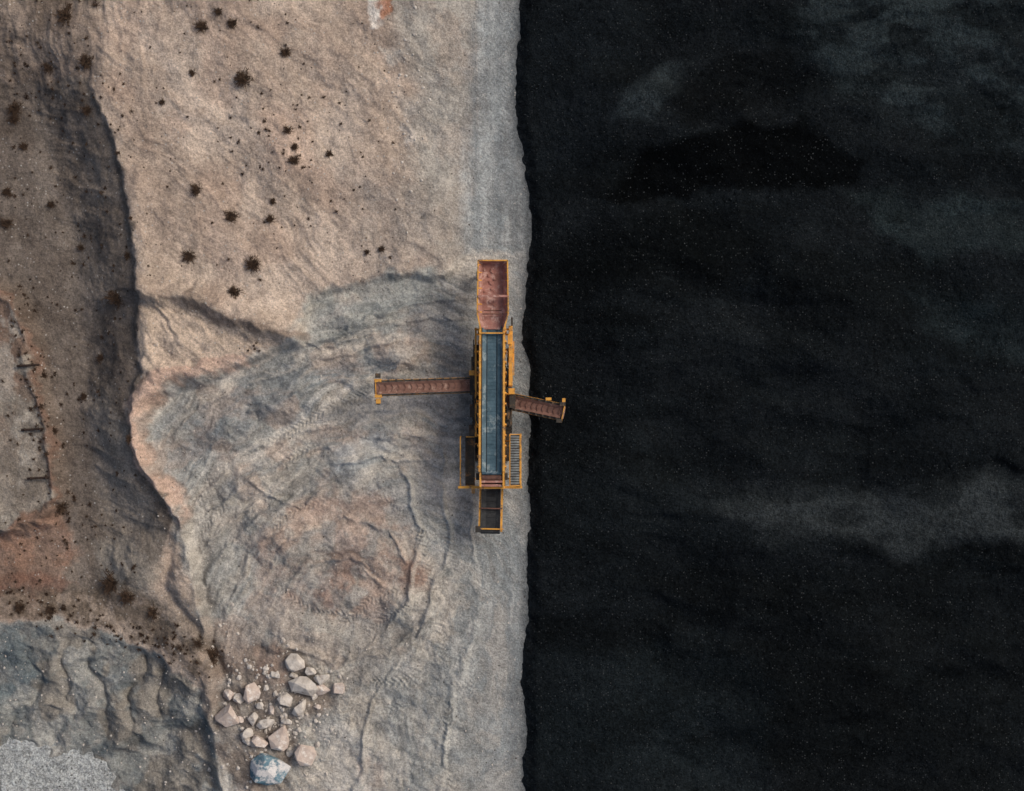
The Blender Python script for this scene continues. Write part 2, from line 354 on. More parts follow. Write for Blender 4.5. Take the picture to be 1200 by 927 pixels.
def geo(start,first,ratio,n,sgn):
    o=[];v=start;s=first
    for i in range(n):
        v+=sgn*s; o.append(v); s*=ratio
    return o
def axis(a,b,step,nlo,nhi,ratio=1.35):
    core=list(np.arange(a,b+1e-6,step))
    lo=geo(core[0],step*2,ratio,nlo,-1)[::-1] if nlo else []
    hi=geo(core[-1],step*2,ratio,nhi,1) if nhi else []
    return np.array(lo+core+hi)
def sheet(name,xs,ys,Hf,Cf,mat):
    X,Y=np.meshgrid(xs,ys)
    Z=Hf(X,Y); C=Cf(X,Y,Z)
    ny,nx=X.shape
    co=np.empty((ny*nx,3),np.float32)
    co[:,0]=((X-600)/S).ravel(); co[:,1]=((463.5-Y)/S).ravel(); co[:,2]=Z.ravel()
    me=bpy.data.meshes.new(name)
    idx=np.arange(ny*nx).reshape(ny,nx)
    q=np.stack([idx[:-1,:-1],idx[1:,:-1],idx[1:,1:],idx[:-1,1:]],-1).reshape(-1,4)
    me.vertices.add(ny*nx); me.vertices.foreach_set('co',co.ravel())
    me.loops.add(q.size); me.loops.foreach_set('vertex_index',q.ravel().astype(np.int32))
    me.polygons.add(len(q)); me.polygons.foreach_set('loop_start',(np.arange(len(q))*4).astype(np.int32))
    me.polygons.foreach_set('loop_total',np.full(len(q),4,np.int32))
    me.polygons.foreach_set('use_smooth',np.ones(len(q),bool))
    me.update(calc_edges=True)
    at=me.color_attributes.new('soil','FLOAT_COLOR','POINT')
    rgba=np.ones((ny*nx,4),np.float32); rgba[:,:3]=C.reshape(-1,3)
    at.data.foreach_set('color',rgba.ravel())
    me.materials.append(mat)
    ob=bpy.data.objects.new(name,me); scene.collection.objects.link(ob); return ob

# ------------------------------------------------------------------ materials
def newmat(name):
    m=bpy.data.materials.new(name); m.use_nodes=True
    nt=m.node_tree; b=nt.nodes['Principled BSDF']; return m,nt,b
def N(nt,t,**k):
    n=nt.nodes.new(t)
    for a,v in k.items(): setattr(n,a,v)
    return n
def soil_mat(name,grain=0.35,bump=0.05,spk=None,dark=None):
    m,nt,b=newmat(name); L=nt.links
    at=N(nt,'ShaderNodeAttribute',attribute_name='soil'); tc=N(nt,'ShaderNodeTexCoord')
    n1=N(nt,'ShaderNodeTexNoise'); n1.inputs['Scale'].default_value=10; n1.inputs['Detail'].default_value=2; n1.inputs['Roughness'].default_value=0.9
    L.new(tc.outputs['Object'],n1.inputs['Vector'])
    mr=N(nt,'ShaderNodeMapRange'); mr.inputs['From Min'].default_value=0.32; mr.inputs['From Max'].default_value=0.68
    mr.inputs['To Min'].default_value=1-grain; mr.inputs['To Max'].default_value=1+grain
    L.new(n1.outputs['Fac'],mr.inputs['Value'])
    vm=N(nt,'ShaderNodeVectorMath',operation='SCALE'); L.new(at.outputs['Color'],vm.inputs[0]); L.new(mr.outputs[0],vm.inputs['Scale'])
    out=vm.outputs[0]
    for sp_ in (spk,dark):
        if not sp_: continue
        vo=N(nt,'ShaderNodeTexVoronoi'); vo.inputs['Scale'].default_value=sp_[0]; L.new(tc.outputs['Object'],vo.inputs['Vector'])
        sp=N(nt,'ShaderNodeSeparateColor'); L.new(vo.outputs['Color'],sp.inputs[0])
        gt=N(nt,'ShaderNodeMath',operation='GREATER_THAN'); gt.inputs[1].default_value=sp_[1]; L.new(sp.outputs[0],gt.inputs[0])
        lt=N(nt,'ShaderNodeMath',operation='LESS_THAN'); lt.inputs[1].default_value=sp_[2]; L.new(vo.outputs['Distance'],lt.inputs[0])
        mu=N(nt,'ShaderNodeMath',operation='MULTIPLY'); L.new(gt.outputs[0],mu.inputs[0]); L.new(lt.outputs[0],mu.inputs[1])
        m2=N(nt,'ShaderNodeMath',operation='MULTIPLY'); L.new(mu.outputs[0],m2.inputs[0]); L.new(sp.outputs[1],m2.inputs[1])
        mx=N(nt,'ShaderNodeMix',data_type='RGBA'); L.new(m2.outputs[0],mx.inputs['Factor']); L.new(out,mx.inputs[6]); mx.inputs[7].default_value=(*sp_[3],1)
        out=mx.outputs[2]
    L.new(out,b.inputs['Base Color'])
    b.inputs['Roughness'].default_value=1; b.inputs['Specular IOR Level'].default_value=0.04
    n2=N(nt,'ShaderNodeTexNoise'); n2.inputs['Scale'].default_value=1.6; n2.inputs['Detail'].default_value=5; n2.inputs['Roughness'].default_value=0.7
    L.new(tc.outputs['Object'],n2.inputs['Vector'])
    b2=N(nt,'ShaderNodeBump'); b2.inputs['Strength'].default_value=1; b2.inputs['Distance'].default_value=bump*2.5
    L.new(n2.outputs['Fac'],b2.inputs['Height'])
    bp=N(nt,'ShaderNodeBump'); bp.inputs['Strength'].default_value=1.0; bp.inputs['Distance'].default_value=bump
    L.new(n1.outputs['Fac'],bp.inputs['Height']); L.new(b2.outputs[0],bp.inputs['Normal']); L.new(bp.outputs[0],b.inputs['Normal'])
    return m
def noisy(name,c1,c2,scale=3,rough=0.7,metal=0.0,bump=0.0,c3=None,thr=0.6,spec=0.3,k=1.35):
    m,nt,b=newmat(name); L=nt.links; tc=N(nt,'ShaderNodeTexCoord')
    n1=N(nt,'ShaderNodeTexNoise'); n1.inputs['Scale'].default_value=scale; n1.inputs['Detail'].default_value=6; n1.inputs['Roughness'].default_value=0.7
    L.new(tc.outputs['Object'],n1.inputs['Vector'])
    cr=N(nt,'ShaderNodeValToRGB'); cr.color_ramp.elements[0].position=0.35; cr.color_ramp.elements[1].position=0.65
    cr.color_ramp.elements[0].color=(*lin(c1)*k,1); cr.color_ramp.elements[1].color=(*lin(c2)*k,1)
    L.new(n1.outputs['Fac'],cr.inputs[0]); out=cr.outputs[0]
    if c3 is not None:
        n2=N(nt,'ShaderNodeTexNoise'); n2.inputs['Scale'].default_value=scale*0.9; n2.inputs['Detail'].default_value=7; n2.inputs['Roughness'].default_value=0.75
        mp=N(nt,'ShaderNodeMapping'); mp.inputs['Location'].default_value=(7,3,1); L.new(tc.outputs['Object'],mp.inputs[0]); L.new(mp.outputs[0],n2.inputs['Vector'])
        mr=N(nt,'ShaderNodeMapRange'); mr.inputs['From Min'].default_value=thr-0.05; mr.inputs['From Max'].default_value=thr+0.05; L.new(n2.outputs['Fac'],mr.inputs['Value'])
        mx=N(nt,'ShaderNodeMix',data_type='RGBA'); L.new(mr.outputs[0],mx.inputs['Factor']); L.new(out,mx.inputs[6]); mx.inputs[7].default_value=(*lin(c3)*k,1); out=mx.outputs[2]
    L.new(out,b.inputs['Base Color']); b.inputs['Roughness'].default_value=rough; b.inputs['Metallic'].default_value=metal
    b.inputs['Specular IOR Level'].default_value=spec
    if bump>0:
        bp=N(nt,'ShaderNodeBump'); bp.inputs['Distance'].default_value=bump; bp.inputs['Strength'].default_value=1
        L.new(n1.outputs['Fac'],bp.inputs['Height']); L.new(bp.outputs[0],b.inputs['Normal'])
    return m
M_ground=soil_mat('sandy_soil',0.32,0.04,(5.5,0.86,0.28,(0.46,0.43,0.39)),(4.0,0.92,0.20,(0.07,0.058,0.05)))
M_coal=soil_mat('crushed_coal',0.6,0.07,(7.5,0.72,0.26,(0.065,0.07,0.073)))
M_yel=noisy('weathered_yellow_paint',(208,152,66),(178,126,58),2.5,0.6,c3=(112,88,66),thr=0.58)
M_rust=noisy('rusty_steel',(160,114,102),(130,92,80),2.2,0.85,c3=(180,148,136),thr=0.56,bump=0.02)
M_rustd=noisy('dark_rusty_steel',(104,74,62),(72,52,46),3,0.85,c3=(132,98,82),thr=0.62)
M_blue=noisy('dusty_blue_belt',(48,70,80),(72,94,104),1.6,0.6,c3=(118,130,132),thr=0.58)
M_blk=noisy('black_rubber',(30,31,33),(50,51,52),3,0.8,c3=(82,80,76),thr=0.64)
M_brn=noisy('dusty_brown_belt',(122,90,78),(94,70,61),2.5,0.85,c3=(146,120,106),thr=0.60)
M_dk=noisy('dark_machinery',(42,41,40),(64,58,50),3,0.7,c3=(104,80,56),thr=0.58)
M_grey=noisy('galvanised_grating',(140,146,146),(114,120,120),4,0.6,metal=0.1,c3=(92,84,76),thr=0.64)
M_bush=noisy('dry_twigs',(56,44,37),(86,70,57),3,0.95,spec=0.05,k=1.2)
M_tuft=noisy('dry_tufts',(50,39,33),(80,64,52),1,0.95,spec=0.05,k=1.2)
M_rock=noisy('pale_boulder_stone',(190,183,174),(160,152,143),1.8,0.95,bump=0.10,c3=(130,119,110),thr=0.60,spec=0.1,k=1.4)
M_rock2=noisy('pink_boulder_stone',(182,168,157),(158,143,133),1.8,0.95,bump=0.10,c3=(200,193,185),thr=0.58,spec=0.1,k=1.4)
M_brock=noisy('blue_boulder_stone',(64,94,108),(104,128,138),1.3,0.9,bump=0.10,c3=(198,194,190),thr=0.53,spec=0.1)
M_wood=noisy('old_timber',(60,46,38),(40,32,28),5,0.9)

# ------------------------------------------------------------------ ground, coal
ground=sheet('ground',axis(-60,636,1.25,24,24),axis(-70,1000,1.25,24,24),H_ground,C_ground,M_ground)
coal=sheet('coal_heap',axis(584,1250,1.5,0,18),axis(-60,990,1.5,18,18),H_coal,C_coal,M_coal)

def H_grav(X,Y):
    d=np.hypot((X+8)/1.12,(Y-948))+14*(fbm(X,Y,40,3,160)-0.5)
    return -1.4+2.3*np.clip((128-d)/128,-0.3,1)+(fbm(X,Y,6,3,161)-0.5)*0.16+(fbm(X,Y,30,2,162)-0.5)*0.2
def C_grav(X,Y,Z):
    c=np.empty(X.shape+(3,)); c[:]=lin((138,140,139))
    return np.clip(c*(1+0.9*(vnoise(X/1.8,Y/1.8,4)-0.5)+0.5*(fbm(X,Y,14,3,163)-0.5))[...,None]*KAL,0,0.8)
M_grav=soil_mat('grey_gravel',0.5,0.07,(6,0.7,0.35,(0.5,0.5,0.48)),(5,0.75,0.3,(0.08,0.08,0.08)))
gz=H_ground(np.array([60.]),np.array([900.]))[0]
gravel=sheet('gravel_pile',np.arange(-160,150,1.4),np.arange(790,1110,1.4),lambda X,Y:H_grav(X,Y)+gz+1.4-0.55,C_grav,M_grav)

def gh(px,py): return float(H_ground(np.array([float(px)]),np.array([float(py)]))[0])
def place(px,py):
    z=gh(px,py); p=W(px,py,z); z=gh(p.x*S+600,463.5-p.y*S); p.z=z; return p

# ------------------------------------------------------------------ mesh builder
class Part:
    def __init__(s): s.v=[];s.f=[];s.m=[];s.mats=[]
    def mi(s,mat):
        if mat not in s.mats: s.mats.append(mat)
        return s.mats.index(mat)
    def add(s,vs,fs,mat):
        o=len(s.v); s.v+=[tuple(v) for v in vs]; k=s.mi(mat)
        for f in fs: s.f.append([i+o for i in f]); s.m.append(k)
    def hexa(s,c,mat):
        s.add(c,[(3,2,1,0),(4,5,6,7),(0,1,5,4),(1,2,6,5),(2,3,7,6),(3,0,4,7)],mat)
    def box(s,a,b,mat):
        x0,y0,z0=a;x1,y1,z1=b
        x0,x1=min(x0,x1),max(x0,x1); y0,y1=min(y0,y1),max(y0,y1)
        s.hexa([(x0,y0,z0),(x1,y0,z0),(x1,y1,z0),(x0,y1,z0),(x0,y0,z1),(x1,y0,z1),(x1,y1,z1),(x0,y1,z1)],mat)
    def beam(s,p,q,w,h,mat):
        p=Vector(p);q=Vector(q);d=(q-p).normalized()
        up=Vector((0,0,1)) if abs(d.z)<0.95 else Vector((0,1,0))
        sd=d.cross(up).normalized()*w/2; u=sd.cross(d).normalized()*h/2
        s.hexa([p-sd-u,p+sd-u,q+sd-u,q-sd-u,p-sd+u,p+sd+u,q+sd+u,q-sd+u],mat)
    def cyl(s,p,q,r,mat,n=12):
        p=Vector(p);q=Vector(q);d=(q-p).normalized()
        up=Vector((0,0,1)) if abs(d.z)<0.95 else Vector((0,1,0))
        a=d.cross(up).normalized();b=a.cross(d)
        vs=[];
        for c in (p,q):
            for i in range(n):
                t=2*math.pi*i/n; vs.append(c+a*r*math.cos(t)+b*r*math.sin(t))
        fs=[(i,(i+1)%n,n+(i+1)%n,n+i) for i in range(n)]+[tuple(range(n))[::-1],tuple(range(n,2*n))]
        s.add(vs,fs,mat)
    def make(s,name,parent=None,bev=0.0):
        me=bpy.data.meshes.new(name); me.from_pydata(s.v,[],s.f)
        for m in s.mats: me.materials.append(m)
        me.polygons.foreach_set('material_index',s.m); me.update()
        ob=bpy.data.objects.new(name,me); scene.collection.objects.link(ob)
        if parent: ob.parent=parent
        if bev>0:
            b=ob.modifiers.new('bevel','BEVEL'); b.width=bev; b.segments=2; b.limit_method='ANGLE'
        return ob

def conveyor(name,p0,p1,bw,belt,frame,parent,cleat=None,fh=0.28,fw=0.10,idl=True,lattice=True,vcleat=False):
    P=Part(); p0=Vector(p0);p1=Vector(p1); d=(p1-p0); L=d.length; d.normalize()
    sd=d.cross(Vector((0,0,1))).normalized(); u=sd.cross(d).normalized()
    prof=[(-0.5,0.12),(-0.25,0.0),(0.25,0.0),(0.5,0.12)]
    n=max(8,int(L/0.4)); vs=[];fs=[]
    for i in range(n+1):
        for a,h in prof: vs.append(p0+d*(L*i/n)+sd*(a*bw)+u*h)
    for i in range(n):
        for j in range(3): k=i*4+j; fs.append((k,k+4,k+5,k+1))
    P.add(vs,fs,belt)
    P.add([v-u*0.30 for v in vs],[f[::-1] for f in fs],belt)
    for e in (p0,p1): P.cyl(e-sd*bw*0.5-u*0.13,e+sd*bw*0.5-u*0.13,0.15,belt,14)
    for sg in (-1,1):
        o=sd*sg*(bw/2+fw/2+0.015)
        P.beam(p0+o-u*0.02,p1+o-u*0.02,fw,0.12,frame); P.beam(p0+o-u*fh,p1+o-u*fh,fw,0.08,frame)
        if lattice:
            m=int(L/0.6)
            for i in range(m):
                a=p0+o+d*(L*i/m); b=p0+o+d*(L*(i+1)/m)
                P.beam(a-u*0.05,b-u*fh,0.035,0.035,frame)
        m=int(L/0.45)
        if idl:
            for i in range(m+1):
                c=p0+d*(L*(i+0.5)/(m+1))+o
                P.box(c+Vector((-0.06,-0.06,0.0)),c+Vector((0.06,0.06,0.13)),M_dk)
    m=int(L/0.9)
    for i in range(m+1):
        c=p0+d*(L*(i+0.3)/(m+1))-u*(0.20)
        P.beam(c-sd*bw*0.5,c+sd*bw*0.5,0.06,0.06,frame)
    if cleat:
        m=int(L/cleat)
        for i in range(m):
            c=p0+d*(L*(i+0.5)/m)+u*0.02
            if vcleat:
                for sg in (-1,1): P.beam(c,c+sd*sg*bw*0.30+d*0.10+u*0.03,0.03,0.03,M_rustd if i%3 else belt)
            else: P.beam(c-sd*bw*0.25,c+sd*bw*0.25,0.03,0.04,belt)
    return P,p0,p1,d,sd,u,L

# ------------------------------------------------------------------ the screening machine
mach=bpy.data.objects.new('mobile_screening_machine',None); scene.collection.objects.link(mach)
mach.location=(0,0,0)
AX=576.5
P=Part()
for cx in (559.5,594.5):
    x=(cx-600)/S; w=0.25; y0=(463.5-540)/S; y1=(463.5-432)/S; r=0.42
    prof=[]
    for i in range(9): t=-math.pi/2+math.pi*i/8; prof.append((y1-r+r*math.cos(t),r+0.05+r*math.sin(t)))
    for i in range(9): t=math.pi/2+math.pi*i/8; prof.append((y0+r+r*math.cos(t),r+0.05+r*math.sin(t)))
    n=len(prof); vs=[(x-w,a,b) for a,b in prof]+[(x+w,a,b) for a,b in prof]
    P.add(vs,[(i,(i+1)%n,n+(i+1)%n,n+i) for i in range(n)]+[tuple(range(n)),tuple(range(n,2*n))[::-1]],M_dk)
    yy=y0+r
    while yy<y1-r:
        P.box((x-w-0.03,yy,0.88),(x+w+0.03,yy+0.14,0.93),M_dk); P.box((x-w-0.03,yy,0.01),(x+w+0.03,yy+0.14,0.06),M_dk); yy+=0.2
    for i in range(6): P.cyl((x-w-0.02,y0+0.5+i*0.85,0.3),(x+w+0.02,y0+0.5+i*0.85,0.3),0.2,M_dk,12)
P.make('crawler_tracks',mach,0.01)
P=Part()
for cx in (564,590):
    P.beam(W(cx,372,1.25),W(cx,572,1.25),0.22,0.35,M_yel)
for cy in (385,420,450,480,510,540,566): P.beam(W(566,cy,1.2),W(588,cy,1.2),0.2,0.22,M_dk)
P.box(W(568,520,0.95),W(586,440,1.9),M_dk)
P.box(W(555.5,500,1.2),W(561,470,1.95),M_dk); P.box(W(556,430,1.2),W(561.5,404,2.1),M_dk)
P.box(W(554.5,463,1.3),W(560,440,2.3),M_dk)
P.box(W(593.5,498,1.2),W(600,480,2.2),M_dk)
P.cyl(W(597,492,2.2),W(597,492,2.8),0.06,M_dk)
P.make('chassis',mach,0.012)
# hopper
P=Part(); zt=3.6; zb=3.0
def wall(a,b,c,d,mat,t=0.05):
    a,b,c,d=map(Vector,(a,b,c,d)); n=(b-a).cross(d-a).normalized()*t
    P.hexa([a,b,c,d,a+n,b+n,c+n,d+n],mat)
wall(W(561,306,zt),W(566,310,zb),W(566,372,zb),W(560,366,zt),M_rust)
wall(W(594,366,zt),W(589,372,zb),W(589,310,zb),W(594,306,zt),M_rust)
wall(W(594,306,zt),W(589,310,zb),W(566,310,zb),W(561,306,zt),M_rust)
wall(W(560,366,zt),W(566,372,zb),W(567,384,zb+0.05),W(564,384,3.35),M_rust)
wall(W(590,384,3.35),W(588,384,zb+0.05),W(589,372,zb),W(594,366,zt),M_rust)
P.beam(W(577.5,309,zb),W(577.5,386,zb+0.03),1.18,0.06,M_rust)
P.beam(W(567,364,zb+0.045),W(588,364,zb+0.045),0.05,0.04,M_rustd)
rq=random.Random(9)
for i in range(26):
    c=W(577+rq.gauss(0,4),rq.uniform(314,380),zb+0.05); r=rq.uniform(0.03,0.07)
    P.box(c-Vector((r,r,0.02)),c+Vector((r,r,r)),M_rust)
for a,b in (((560.3,305),(559.3,367)),((594.8,305),(595.6,367)),((560,305.2),(595,305.2)),((559.3,367),(563,385)),((595.6,367),(591,385))):
    P.beam(W(*a,zt+0.03),W(*b,zt+0.03),0.08,0.10,M_yel)
P.beam(W(560,347,zt+0.1),W(595,347,zt+0.1),0.12,0.12,M_rust)
P.beam(W(565,368,zt-0.2),W(590,368,zt-0.2),0.06,0.06,M_rustd)
for i in range(7):
    y=310+i*9.3
    P.beam(W(560,y,zt),W(565,y,zb-0.05),0.07,0.10,M_yel); P.beam(W(595,y,zt),W(590,y,zb-0.05),0.07,0.10,M_yel)
P.make('feed_hopper',mach,0.006)
P=Part()
for cx in (563.5,591.5):
    P.beam(W(cx,322,0.0),W(cx,322,zb-.15),0.16,0.16,M_yel); P.beam(W(cx,374,1.1),W(cx,374,zb-.15),0.16,0.16,M_yel)
    P.beam(W(cx,374,1.4),W(cx,324,2.6),0.12,0.12,M_yel); P.beam(W(cx,310,zb-0.2),W(cx,386,zb-0.2),0.14,0.16,M_yel)
    P.box(W(cx-4,328,0.0),W(cx+4,317,0.09),M_dk)
P.beam(W(563.5,322,1.4),W(591.5,322,1.4),0.1,0.1,M_yel)
P.make('hopper_supports',mach,0.008)
p0=W(AX+0.3,382,2.95); p1=W(AX-0.3,553,4.05)
P,p0,p1,d,sd,u,L=conveyor('main_conveyor',p0,p1,1.10,M_blue,M_yel,mach,cleat=None,fh=0.55,fw=0.13,idl=False)
for i in range(40):
    c=p0+d*(L*(i+0.5)/40)+u*0.012; P.beam(c-sd*0.27,c+sd*0.27,0.02,0.02,M_blue)
for sg in (-1,1):
    P.beam(p0+sd*sg*0.28+u*0.03,p1+sd*sg*0.28+u*0.03,0.025,0.04,M_blk)
    P.beam(p0+sd*sg*0.565+u*0.15,p1+sd*sg*0.565+u*0.15,0.04,0.14,M_dk)
    P.beam(p0+sd*sg*0.67+u*0.12,p1+sd*sg*0.67+u*0.12,0.12,0.16,M_yel)
    for i in range(14):
        c=p0+d*(L*(i+0.5)/14)+sd*sg*0.77-u*0.2
        P.beam(c+u*0.3,c-u*0.5,0.09,0.09,M_yel)
for t in (0.07,0.36,0.74):
    c=p0+d*L*t-u*0.7; P.beam(c-sd*0.7,c+sd*0.7,0.16,0.2,M_yel)
    for sg in (-1,1): P.beam(c+sd*sg*0.62,Vector((c.x+sd.x*sg*0.62,c.y,1.35)),0.14,0.14,M_yel)
c=p0+d*L*0.055+u*0.25; P.beam(c-sd*0.72,c+sd*0.72,0.08,0.08,M_yel)
P.make('main_conveyor',mach,0.005)
P=Part()
z=4.0
P.box(W(562,570,3.3),W(564,552,z),M_yel); P.box(W(589,570,3.3),W(591,552,z),M_yel)
P.box(W(564,569,3.2),W(589,553,3.3),M_rust); P.box(W(564,569.5,3.3),W(589,567.5,z-0.1),M_rust)
P.cyl(W(565,559.5,3.75),W(588,559.5,3.75),0.20,M_rustd,16)
P.beam(W(563,564.5,z-0.05),W(590,564.5,z-0.05),0.12,0.08,M_rust)
P.box(W(558,562,3.3),W(561.8,555,3.75),M_dk); P.box(W(591.2,562,3.3),W(595,555,3.75),M_dk)
P.make('discharge_box',mach,0.008)
P=Part()
P.beam(W(598.5,382,2.3),W(598.5,452,2.5),0.22,0.3,M_yel)
P.beam(W(602,400,2.2),W(602,440,2.2),0.06,0.25,M_yel)
P.box(W(594.5,425,2.0),W(602.5,408,2.3),M_yel); P.box(W(594.5,446,2.0),W(601,432,2.45),M_dk)
P.box(W(595,404,2.1),W(600,392,2.75),M_yel)
P.beam(W(557.5,384,2.2),W(557.5,512,2.4),0.10,0.22,M_yel)
P.beam(W(555,398,2.0),W(555,470,2.0),0.06,0.08,M_dk)
for y in (386,410,436,452): P.beam(W(592,y,2.3),W(600,y,2.3),0.1,0.1,M_yel)
for y in (386,412,440,470,500): P.beam(W(556,y,2.25),W(562,y,2.25),0.1,0.1,M_yel)
for y in (392,445): P.beam(W(598.5,y,2.3),W(592,y,1.3),0.1,0.1,M_yel)
for y in (392,445,500): P.beam(W(557.5,y,2.2),W(563,y,1.3),0.1,0.1,M_yel)
P.cyl(W(554.5,418,1.9),W(554.5,446,1.9),0.11,M_dk); P.cyl(W(603,455,2.2),W(597,500,2.2),0.05,M_dk)
P.cyl(W(600,382,2.6),W(600,372,2.6),0.05,M_dk)
P.box(W(551,489,1.5),W(556,474,2.1),M_dk); P.box(W(550,512,1.5),W(556,498,1.8),M_dk)
P.box(W(597,478,1.8),W(604,462,2.5),M_dk); P.box(W(596,462,2.2),W(603,455,2.7),M_yel)
P.box(W(551,463,1.6),W(558,438,2.2),M_dk); P.box(W(550,440,1.9),W(556,434,2.35),M_yel)
rng=random.Random(5)
for k in range(7):
    x=rng.choice([556,558,593,595.5]); y=rng.uniform(395,500); pts=[W(x+rng.uniform(-1.5,1.5),y+i*6,2.45+0.12*math.sin(i*1.5+k)) for i in range(6)]
    for a,b in zip(pts,pts[1:]): P.cyl(a,b,0.03,M_blk,6)
P.make('side_frames',mach,0.008)
def catwalk(name,x0,x1,y0,y1,z,railx,mat):
    P=Part()
    P.box(W(x0+0.5,y1-0.5,z-0.06),W(x1-0.5,y0+0.5,z-0.02),M_dk)
    for xx in (x0,x1): P.beam(W(xx,y0,z),W(xx,y1,z),0.07,0.14,M_yel if mat is M_grey else M_dk)
    n=int((y1-y0)/3.0)
    for i in range(n+1): 
        y=y0+(y1-y0)*i/n; P.beam(W(x0,y,z+0.03),W(x1,y,z+0.03),0.10,0.04,mat)
    for h in (0.55,1.05): P.beam(W(railx,y0,z+h),W(railx,y1,z+h),0.065,0.065,M_yel)
    m=5
    for i in range(m):
        y=y0+(y1-y0)*i/(m-1); a=W(railx,y,z+1.05); P.beam((a.x,a.y,z),(a.x,a.y,z+1.05),0.06,0.06,M_yel)
    for y in (y0,y1):
        for h in (0.55,1.05): P.beam(W(x0,y,z+h),W(x1,y,z+h),0.055,0.055,M_yel)
    for y in (y0+8,y1-8): 
        P.beam(W(x0,y,z-0.12),W(x1,y,z-0.12),0.1,0.1,M_yel); P.beam(W((x0+x1)/2,y,z-0.18),W(AX+(14 if x0>AX else -14),y,1.2),0.08,0.08,M_yel)
    P.make(name,mach,0.0)
catwalk('east_catwalk',597.5,609.5,509,569,2.2,610.5,M_grey)
catwalk('west_catwalk',546,556,512,569,1.7,539.5,M_dk)
P=Part()
P.beam(W(537,571,2.9),W(612,571,2.9),0.14,0.14,M_yel); P.beam(W(537,571,1.9),W(612,571,1.9),0.12,0.12,M_yel)
for x in (538,611): P.beam(W(x,571,1.7),W(x,571,2.9),0.1,0.1,M_yel)
for x in (563,590): P.beam(W(x,571,1.2),W(x,571,3.6),0.14,0.14,M_yel)
P.beam(W(562,571.5,3.6),W(591,571.5,3.6),0.12,0.14,M_yel)
P.make('rear_cross_frame',mach,0.006)
P=Part()
for x in (553,556): P.beam(W(x,578,0.1),W(x,571,1.7),0.04,0.04,M_yel)
for i in range(6): P.beam(W(553,578-i*1.2,0.2+i*0.27),W(556,578-i*1.2,0.2+i*0.27),0.04,0.04,M_yel)
P.make('ladder',mach)
P,p0,p1,d,sd,u,L=conveyor('tail_conveyor',W(576,566,1.35),W(574.5,622,2.1),1.1,M_blk,M_yel,mach,cleat=0.28,fh=0.3,fw=0.12,idl=False)
c=p0+d*L*0.55+u*0.22; P.beam(c-sd*0.66,c+sd*0.66,0.07,0.06,M_rustd)
P.beam(p1-sd*0.75-d*0.1+u*0.05,p1+sd*0.75-d*0.1+u*0.05,0.07,0.14,M_yel)
for sg in (-1,1):
    q=p0+d*L*0.7+sd*sg*0.62; P.beam(q-u*0.3,Vector((q.x,q.y+0.8,0.9)),0.09,0.09,M_yel); P.beam(q-u*0.3,W(576+sg*11,545,1.2),0.07,0.07,M_dk)
P.box(p1+sd*0.7+Vector((-0.15,-0.1,-0.2)),p1+sd*0.7+Vector((0.15,0.25,0.15)),M_dk)
P.make('tail_conveyor',mach,0.004)
P,p0,p1,d,sd,u,L=conveyor('west_side_conveyor',W(560,451,2.0),W(442,455,3.1),0.66,M_brn,M_dk,mach,cleat=0.34,fh=0.35,fw=0.09,vcleat=True)
for sg in (-1,1):
    o=sd*sg*0.44
    P.beam(p0+d*0.3+o-u*0.12,p1+o-u*0.12,0.035,0.05,M_yel)
    P.box(p1+o+Vector((-0.14,-0.10,-0.25)),p1+o+Vector((0.26,0.08,0.16)),M_yel)
P.box(p1-sd*0.70+Vector((-0.08,-0.16,-0.2)),p1-sd*0.70+Vector((0.16,0.12,0.16)),M_yel)
P.box(p1+sd*0.70+Vector((-0.08,-0.12,-0.2)),p1+sd*0.70+Vector((0.20,0.14,0.12)),M_dk)
P.box(p1-sd*0.85+Vector((-0.06,-0.08,-0.1)),p1-sd*0.85+Vector((0.12,0.08,0.14)),M_dk)
P.beam(p1-sd*0.45+d*0.06-u*0.1,p1+sd*0.45+d*0.06-u*0.1,0.05,0.3,M_yel)
for sg in (-1,1):
    q=p0+d*L*0.62+sd*sg*0.34-u*0.35; P.beam(q,W(561,451+sg*8,1.1),0.08,0.08,M_yel)
q=p0+d*L*0.5; P.beam(q-sd*0.4-u*0.4,q+sd*0.4-u*0.4,0.1,0.1,M_yel)
P.make('west_side_conveyor',mach,0.004)
P,p0,p1,d,sd,u,L=conveyor('east_side_conveyor',W(594,469.5,2.0),W(658,483,2.9),0.70,M_brn,M_dk,mach,cleat=0.32,fh=0.35,fw=0.11,vcleat=True)
for sg in (-1,1):
    o=sd*sg*0.48; P.beam(p0+d*0.3+o-u*0.12,p1+o-u*0.12,0.03,0.05,M_yel)
    P.box(p1+o+Vector((-0.2,-0.12,-0.2)),p1+o+Vector((0.12,0.10,0.2)),M_dk)
P.box(p1-sd*0.66+Vector((-0.10,-0.10,-0.2)),p1-sd*0.66+Vector((0.08,0.14,0.16)),M_yel)
P.beam(p1-sd*0.5+d*0.1,p1+sd*0.5+d*0.1,0.06,0.25,M_yel)
P.box(p1-sd*0.58-d*0.9+Vector((-0.16,-0.08,-0.2)),p1-sd*0.58-d*0.9+Vector((0.16,0.08,0.1)),M_yel)
for sg in (-1,1):
    q=p0+d*L*0.65+sd*sg*0.36-u*0.35; P.beam(q,W(592,470+sg*9,1.1),0.08,0.08,M_yel)
P.make('east_side_conveyor',mach,0.004)

